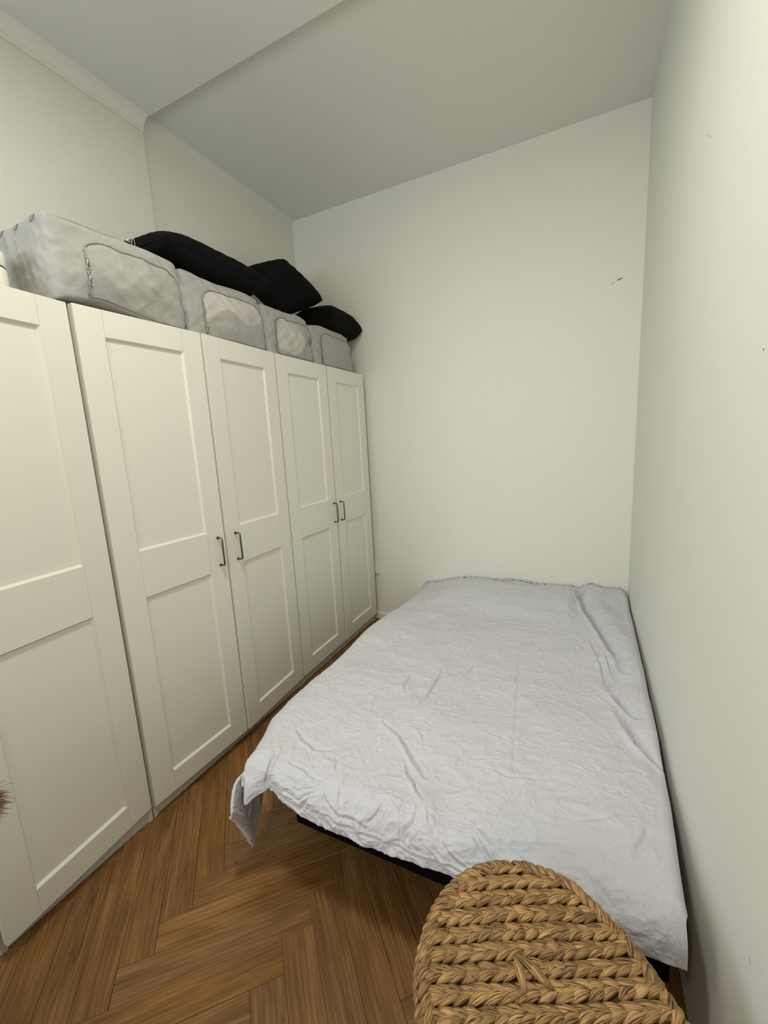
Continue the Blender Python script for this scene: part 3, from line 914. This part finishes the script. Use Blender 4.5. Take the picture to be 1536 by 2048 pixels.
def bag(y0, y1, depth, h, seed, label, lean=0.03, lift=0.0, puff=0.018, rows=None, lid=True, xf=-0.01):
    t = empty('storage_bag', (xf - depth / 2, (y0 + y1) / 2, 1.9965), label, 'storage bag', 'grey fabric storage bags on top of the wardrobes')
    off = np.array(t.location)
    F = fabric_box(y0, y1, depth, h, seed, puff, lean, lift, xf=xf)
    n = 54
    G = np.linspace(0, 1, n)
    r = 0.022                                  # rounding of the vertical and top edges

    def RB(px, py, pz):
        """round corners: pull points of the unit box towards a rounded box"""
        q = np.stack(np.broadcast_arrays(px, py, pz), -1) * np.array([depth, y1 - y0, h])
        hh = np.array([depth, y1 - y0, h])
        rr = np.array([r, r, r])
        inner = np.clip(q, rr, hh - rr)
        inner[..., 2] = np.clip(q[..., 2], 0.006, hh[2] - r)
        d = q - inner
        L = np.linalg.norm(d, axis=-1, keepdims=True)
        mx = np.where(q[..., 2:3] < 0.03, 0.02, r)
        q2 = inner + d / np.maximum(L, 1e-9) * np.minimum(L, r)
        q2 = q2 / hh
        return F(q2[..., 0], q2[..., 1], q2[..., 2]) - off
    mb = MB()
    A, B = np.meshgrid(G, G, indexing='ij')
    z0, o1 = np.zeros_like(A), np.ones_like(A)
    for (px, py, pz, flip) in ((z0, A, B, 0), (o1, A, B, 1), (A, z0, B, 1), (A, o1, B, 0), (A, B, o1, 1), (A, B, z0, 0)):
        Pq = RB(px, py, pz)
        mb.grid(Pq[:, ::-1] if flip else Pq)
    mb.build('bag_body', M_bag, t, smooth=True, weld=0.0004)
    # zipped front panel: a raised, rounded-top sheet just proud of the front
    pa, pb = 0.20 if seed == 1 else 0.17, 0.955
    zt = 0.80
    m1, m2 = 46, 40
    UU, VV = np.meshgrid(np.linspace(0, 1, m1), np.linspace(0, 1, m2), indexing='ij')
    cr = 0.20
    # top outline drops at both corners like an arch
    topz = zt - 0.16 * (np.clip(1 - UU / cr, 0, 1) ** 2.2 + 0.7 * np.clip(1 - (1 - UU) / cr, 0, 1) ** 2.2)
    py = pa + UU * (pb - pa); pz = 0.03 + VV * (topz - 0.03)
    Pp = RB(z0[0, 0] + 0 * py, py, pz)
    bulge = 0.005 + 0.010 * (4 * UU * (1 - UU)) * (4 * VV * (1 - VV)) ** 0.5
    Pp[..., 0] += bulge
    win = rows(UU, VV) if rows else 0 * UU
    mb = MB(); mb.grid(Pp, c=win.ravel()); 
    po = mb.build('front_panel', M_bagwin, t, smooth=True)
    # zip running up the left side, across the top and down the right side
    path = [(0, v) for v in np.linspace(0.02, 0.90, 16)] + [(0.02 * k / 3, 0.90 + 0.10 * k / 3) for k in range(1, 3)] + \
           [(uq, 1.0) for uq in np.linspace(0.03, 0.97, 40)] + [(1, v) for v in np.linspace(0.93, 0.02, 16)]
    pts = []
    for (uq, vq) in path:
        tz = zt - 0.16 * (max(0, 1 - uq / cr) ** 2.2 + 0.7 * max(0, 1 - (1 - uq) / cr) ** 2.2)
        q = RB(np.array([0.0]), np.array([pa + uq * (pb - pa)]), np.array([0.03 + vq * (tz - 0.03)]))[0]
        pts.append(q + np.array([0.007, 0, 0]))
    zb = MB(); zb.tube(pts, 0.0034, 8); 
    zo = zb.build('zip', M_zip, t, smooth=True)
    for k in ((6, 12) if seed == 1 else (3,)):
        pu = MB()
        q = np.array(pts[k])
        pu.tube([q + (0.004, 0, 0.008), q + (0.007, 0.001, -0.006)], 0.0045, 8)
        ring = [q + np.array((0.009 + 0.001 * math.cos(w), 0.0055 * math.cos(w), -0.016 + 0.011 * math.sin(w))) for w in np.linspace(0, 2 * math.pi, 14)]
        pu.tube(ring, 0.0014, 6, cap=False)
        pu.build('zip_pull', M_pull, zo, smooth=True)
    if seed == 1:
        for q0 in (0.12, 0.45, 0.80):            # stitched tabs along the top of the end face
            tb = MB()
            UU2, VV2 = np.meshgrid(np.linspace(0, 1, 6), np.linspace(0, 1, 6), indexing='ij')
            Pt = RB(q0 + 0.09 * UU2, 0 * UU2, 0.90 + 0.085 * VV2)
            Pt[..., 1] -= 0.0022
            tb.grid(Pt); tb.grid((Pt + np.array([0, 0.004, 0]))[:, ::-1])
            tb.build('stitched_tab', M_tab, t, smooth=True)
    if lid:
        pts = []
        for s in np.linspace(0.03, 0.97, 40):
            q = RB(np.array([0.10]), np.array([s]), np.array([1.0]))[0]
            pts.append(q + np.array([0.0, 0, 0.002]))
        lz = MB(); lz.tube(pts, 0.0035, 8)
        lo = lz.build('lid_zip', M_zip, t, smooth=True)
        q = np.array(pts[24])
        pu = MB(); pu.tube([q + (0.012, -0.012, 0.006), q + (0.012, 0.012, 0.006)], 0.0045, 8)
        ring = [q + np.array((0.020 + 0.004 * math.sin(w), 0.012 + 0.006 * math.cos(w), -0.006 + 0.022 * math.sin(w))) for w in np.linspace(0, 2 * math.pi, 18)]
        pu.tube(ring, 0.0013, 6, cap=False)
        pu.build('lid_zip_pull', M_pull, lo, smooth=True)
    return t


bag(-0.035, 0.462, 0.30, 0.284, 1, 'grey fabric storage bag nearest the camera, its bottom edge lifted at the front', lean=0.015, lift=0.030, puff=0.022,
    rows=lambda U, V: 0.28 + 0 * U)
bag(0.478, 0.968, 0.34, 0.272, 2, 'grey storage bag with a cream patch across the upper half of its front', lean=0.03,
    rows=lambda U, V: 0.15 + 0.75 * sstep(0.42, 0.62, V + 0.12 * np.cos(U * 9)), lid=False)
bag(0.982, 1.398, 0.34, 0.266, 3, 'grey storage bag with a round pale patch on its front', lean=0.03,
    rows=lambda U, V: 0.92 - 1.7 * np.clip(np.hypot((U - 0.36) / 1.0, (V - 0.58) / 1.1) - 0.20, 0, 1), lid=False)
bag(1.412, 1.905, 0.34, 0.254, 5, 'plain grey storage bag at the far end, next to the back wall', lean=0.03,
    rows=lambda U, V: 0.10 + 0 * U, lid=False)

# ------------------------------------------------------------------ black cushions
def cushion(label, centre, half, thick, rot, seed, corner=0.85):
    """soft square cushion: pillow-shaped pad with pinched corners and a seam"""
    from mathutils import Euler
    n = 46
    g = np.linspace(-1, 1, n)
    g = np.sign(g) * (1 - (1 - abs(g)) ** 1.35)
    U, V = np.meshgrid(g, g, indexing='ij')
    e = np.clip((1 - np.abs(U) ** 3.2) * (1 - np.abs(V) ** 3.2), 0, 1) ** 0.36
    pin = 1 - 0.05 * (1 - np.abs(V) ** 2) ** 1.0 * np.abs(U) ** 4
    pin2 = 1 - 0.05 * (1 - np.abs(U) ** 2) ** 1.0 * np.abs(V) ** 4
    wr = (fbm(U * 2.2 + seed, V * 2.2, seed, 3) - 0.5) * 0.012
    ed = (fbm(U * 7 + seed, V * 7, seed + 4, 2, ridged=True) - 0.6) * 0.022 * (np.maximum(abs(U), abs(V)) ** 4)
    mb = MB()
    for s in (1, -1):
        Z = s * (thick / 2 * e + (wr + ed) * e)
        Pq = np.stack([U * half[0] * pin, V * half[1] * pin2, Z], -1)
        mb.grid(Pq if s == 1 else Pq[:, ::-1])
    t = empty('cushion', centre, label, 'cushion', 'black cushions on top of the storage bags')
    t.rotation_euler = rot
    mb.build('cushion_cover', M_black, t, smooth=True, weld=0.0002)
    ring = []
    m = 30
    for (a0, a1) in (((-1, -1), (1, -1)), ((1, -1), (1, 1)), ((1, 1), (-1, 1)), ((-1, 1), (-1, -1))):
        for k in range(m):
            w = k / m
            uq = a0[0] + (a1[0] - a0[0]) * w; vq = a0[1] + (a1[1] - a0[1]) * w
            p1 = 1 - 0.05 * (1 - vq ** 2) * abs(uq) ** 4; p2 = 1 - 0.05 * (1 - uq ** 2) * abs(vq) ** 4
            ring.append((uq * half[0] * p1, vq * half[1] * p2, 0))
    ring.append(ring[0])
    sb = MB(); sb.tube(ring, 0.0022, 6, cap=False)
    sb.build('seam', M_black, t, smooth=True)
    return t


cushion('long flat black cushion lying across the two storage bags nearest the camera', (-0.205, 0.712, 2.356), (0.210, 0.315), 0.160, (math.radians(0), math.radians(3), 0), 3)
cushion('black cushion propped up with a pointed corner on top, middle of the three', (-0.275, 1.475, 2.515), (0.200, 0.190), 0.17, (0.608, 0.800, 0.123), 6)
cushion('black cushion lying at the far end, touching the back wall', (-0.170, 1.850, 2.340), (0.170, 0.205), 0.21, (math.radians(-2), math.radians(3), 0), 9)

# ------------------------------------------------------------------ canister at the left end of the wardrobe top
cn = empty('canister', (-0.150, -0.172, 1.9965), 'cream round canister with a dark ring, at the left beside the nearest storage bag', 'canister')
b = MB(); b.lathe([(0.066, 0), (0.070, 0.004), (0.070, 0.082), (0.068, 0.084)], 48); b.build('canister_body', M_can, cn, smooth=True)
b = MB(); b.lathe([(0.0685, 0.084), (0.0685, 0.088)], 48); b.build('rubber_ring', M_dark, cn, smooth=True)
b = MB(); b.lathe([(0.069, 0.088), (0.070, 0.091), (0.070, 0.132), (0.066, 0.137), (0.02, 0.141)], 48); b.build('canister_lid', M_can, cn, smooth=True)

# ------------------------------------------------------------------ round braided stool in the foreground
HC, HR, HZ = np.array([1.500, -0.297]), 0.207, 0.58
rs = np.random.RandomState(7)


def petal(mb, base, tip, up, w, th, bend=0.0, n=9, m=12, c=None, twist=0.6):
    """one flattened twisted strand of the plait"""
    base, tip, up = map(lambda q: np.asarray(q, float), (base, tip, up))
    d = tip - base; L = np.linalg.norm(d); d = d / L
    s = np.cross(up, d); s /= np.linalg.norm(s)
    nn = np.cross(d, s)
    T = np.linspace(0, 1, n)
    vs, uvs = [], []
    ph = rs.rand() * 6
    for i, t in enumerate(T):
        prof = max(0.10, math.sin(math.pi * (0.06 + 0.86 * t)) ** 0.75)
        c0 = base + d * L * t + s * bend * math.sin(math.pi * t) + nn * th * (1.1 * math.sin(math.pi * t) - 0.55 + 0.2 * t)
        tw = twist * (t - 0.5)
        for k in range(m):
            a = 2 * math.pi * k / m
            g = 1 + 0.10 * math.cos(5 * a + ph + 2.0 * t) + 0.05 * math.cos(9 * a + ph * 2)
            ex, ez = math.cos(a) * w * prof * g, math.sin(a) * th * (0.45 + 0.55 * prof) * g
            vs.append(c0 + s * (ex * math.cos(tw) - ez * math.sin(tw)) + nn * (ex * math.sin(tw) + ez * math.cos(tw)))
            uvs.append((k / m + 0.001, t))
    f = []
    for i in range(n - 1):
        for k in range(m):
            f.append((i * m + k, i * m + (k + 1) % m, (i + 1) * m + (k + 1) % m, (i + 1) * m + k))
    f.append(tuple(range(m - 1, -1, -1))); f.append(tuple((n - 1) * m + k for k in range(m)))
    mb.add(vs, f, uvs, c if c is not None else rs.rand())


st = empty('woven_stool', (HC[0], HC[1], 0), 'round stool with braided natural fibre top in the foreground at the bed foot', 'stool', rz=math.radians(25.6))
top_ = MB()
rowh = 0.0142
UP = (0, 0, 1)
nrow = int(2 * HR / rowh) + 1
slope = 0.0
for r in range(nrow):
    yc = -HR + (r + 0.5) * rowh
    hw = math.sqrt(max(0, (HR - 0.012) ** 2 - yc ** 2)) if abs(yc) < HR - 0.012 else 0
    if hw < 0.02: continue
    par = 1 if r % 2 else -1
    x = -hw - 0.01 + rs.rand() * 0.01
    while x < hw:
        step = 0.0235 * rs.uniform(0.78, 1.25)
        Lp = 0.0405 * rs.uniform(0.88, 1.18)
        bx = x; tx = x + Lp
        if tx > hw + 0.018: break
        dyy = 0.0058 * par * rs.uniform(0.85, 1.1)
        z = HZ - 0.008 + rs.uniform(-0.0012, 0.0012)
        yo = yc + slope * (x) + rs.uniform(-0.001, 0.001)
        petal(top_, (bx, yo - dyy, z - 0.004), (tx, yo + dyy * 1.1, z + 0.003), UP, 0.0084 * rs.uniform(0.78, 1.15), 0.0056, bend=0.0022 * par, twist=rs.uniform(-0.7, 0.7))
        x += step
# rim: strands wrapped slantwise over the edge
nr = 74
for k in range(nr):
    a0 = 2 * math.pi * k / nr + rs.uniform(-0.01, 0.01)
    a1 = a0 + 0.14 * rs.uniform(0.8, 1.3)
    p0 = (math.cos(a0) * (HR - 0.024), math.sin(a0) * (HR - 0.024), HZ - 0.007)
    p1 = (math.cos(a1) * (HR + 0.001), math.sin(a1) * (HR + 0.001), HZ - 0.010 + rs.uniform(-0.002, 0.002))
    petal(top_, p0, p1, UP, 0.0082 * rs.uniform(0.8, 1.2), 0.0068, twist=rs.uniform(-0.5, 0.5))
    a2 = a0 + 0.07; 
    petal(top_, (math.cos(a2) * (HR - 0.003), math.sin(a2) * (HR - 0.003), HZ - 0.006), (math.cos(a2 + 0.06) * (HR + 0.004), math.sin(a2 + 0.06) * (HR + 0.004), HZ - 0.036), (math.cos(a2), math.sin(a2), 0.1), 0.0085, 0.0058)
# loose strands crossing near the middle, forming a small inverted V
for (p0, p1) in (((-0.030, 0.016), (-0.028, -0.034)), ((-0.028, 0.020), (0.018, -0.030)), ((-0.020, 0.014), (0.010, -0.026))):
    petal(top_, (p0[0], p0[1] + 0.02, HZ + 0.001), (p1[0], p1[1] + 0.02, HZ + 0.002), UP, 0.0072, 0.0055)
# stray fibres
for k in range(60):
    a = rs.rand() * 6.28; q = HR * 0.95 * math.sqrt(rs.rand())
    c0 = np.array([q * math.cos(a), q * math.sin(a), HZ - 0.002])
    e = c0 + np.array([rs.uniform(-0.010, 0.010), rs.uniform(-0.010, 0.010), rs.uniform(0.002, 0.007)])
    top_.tube([c0, (c0 + e) / 2 + (0, 0, 0.002), e], [0.0009, 0.0007, 0.0003], 5, c=0.15 + 0.7 * rs.rand())
# the outline is slightly egg-shaped
_an = np.radians([-180, -152, 12, 23, 32, 45, 64, 76, 98, 130, 145, 166, 187, 208, 372]); _ra = np.array([.203, .206, .219, .206, .201, .193, .197, .206, .211, .213, .211, .207, .202, .206, .219])
for q in top_.v:
    th = np.arctan2(q[:, 1], q[:, 0]) + math.radians(25.6)
    th = np.where(th > math.pi, th - 2 * math.pi, th)
    q[:, :2] *= (np.interp(th, _an, _ra) / 0.2085)[:, None]
top_.build('braided_top', M_straw, st, smooth=True)
bd = MB()
inn = MB()
inn.lathe([(HR - 0.035, 0.004), (HR - 0.030, 0.02), (HR - 0.026, 0.30), (HR - 0.013, HZ - 0.026), (HR - 0.014, HZ - 0.0105), (0.01, HZ - 0.0100)], 48, c=0.37)
inn.build('inner_frame', M_inner, st, smooth=False)
for lv in range(16):
    z = 0.020 + lv * 0.034
    rr = HR - 0.030 + 0.006 * z / HZ
    par = 1 if lv % 2 else -1
    nk = 36
    for k in range(nk):
        a0 = 2 * math.pi * (k + 0.5 * (lv % 2)) / nk; a1 = a0 + 0.26
        petal(bd, (rr * math.cos(a0), rr * math.sin(a0), z - 0.007 * par), (rr * math.cos(a1), rr * math.sin(a1), z + 0.009 * par), (math.cos(a0 + .13), math.sin(a0 + .13), 0), 0.0165, 0.007, n=6, m=8)
bd.build('braided_side', M_straw, st, smooth=True)

# ------------------------------------------------------------------ dried grass tuft at the left picture edge
M_grass = mat('dried_brown_grass', (0.30, 0.15, 0.055), 0.7, bump=(300, 0.4, 0.001))
gv = empty('dried_grass_bundle', (0.180, -0.66, 0), 'brown dried grass tuft poking in from the left before the nearest wardrobe', 'dried grass')
M_pot = mat('dark_stoneware', (0.10, 0.09, 0.08), 0.6, bump=(90, 0.3, 0.002))
b = MB(); b.lathe([(0.050, 0.0), (0.065, 0.02), (0.075, 0.12), (0.060, 0.24), (0.030, 0.33), (0.028, 0.38), (0.033, 0.39), (0.024, 0.388), (0.024, 0.34)], 32)
b.build('vase', M_pot, gv, smooth=True)
b = MB()
rs2 = np.random.RandomState(4)
for k in range(260):
    t0 = rs2.rand()
    s0 = np.array([0.01, 0.0, 0.36])
    tipdir = np.array([0.075 + rs2.normal() * 0.014, 0.145 + rs2.normal() * 0.012, 0.0])
    m1_ = np.array([0.03 + rs2.normal() * 0.012, 0.050 + rs2.normal() * 0.012, 0.66 + rs2.normal() * 0.02])
    e = tipdir + np.array([0, 0, 0.655 + rs2.normal() * 0.020])
    tt = np.linspace(0, 1, 7)[:, None]
    pts = (1 - tt) ** 2 * s0 + 2 * tt * (1 - tt) * (m1_ + (0, 0, 0.10)) + tt ** 2 * e
    b.tube(pts, [0.0012, 0.0012, 0.0011, 0.001, 0.0009, 0.0007, 0.0004], 5)
b.build('grass_blades', M_grass, gv, smooth=True)
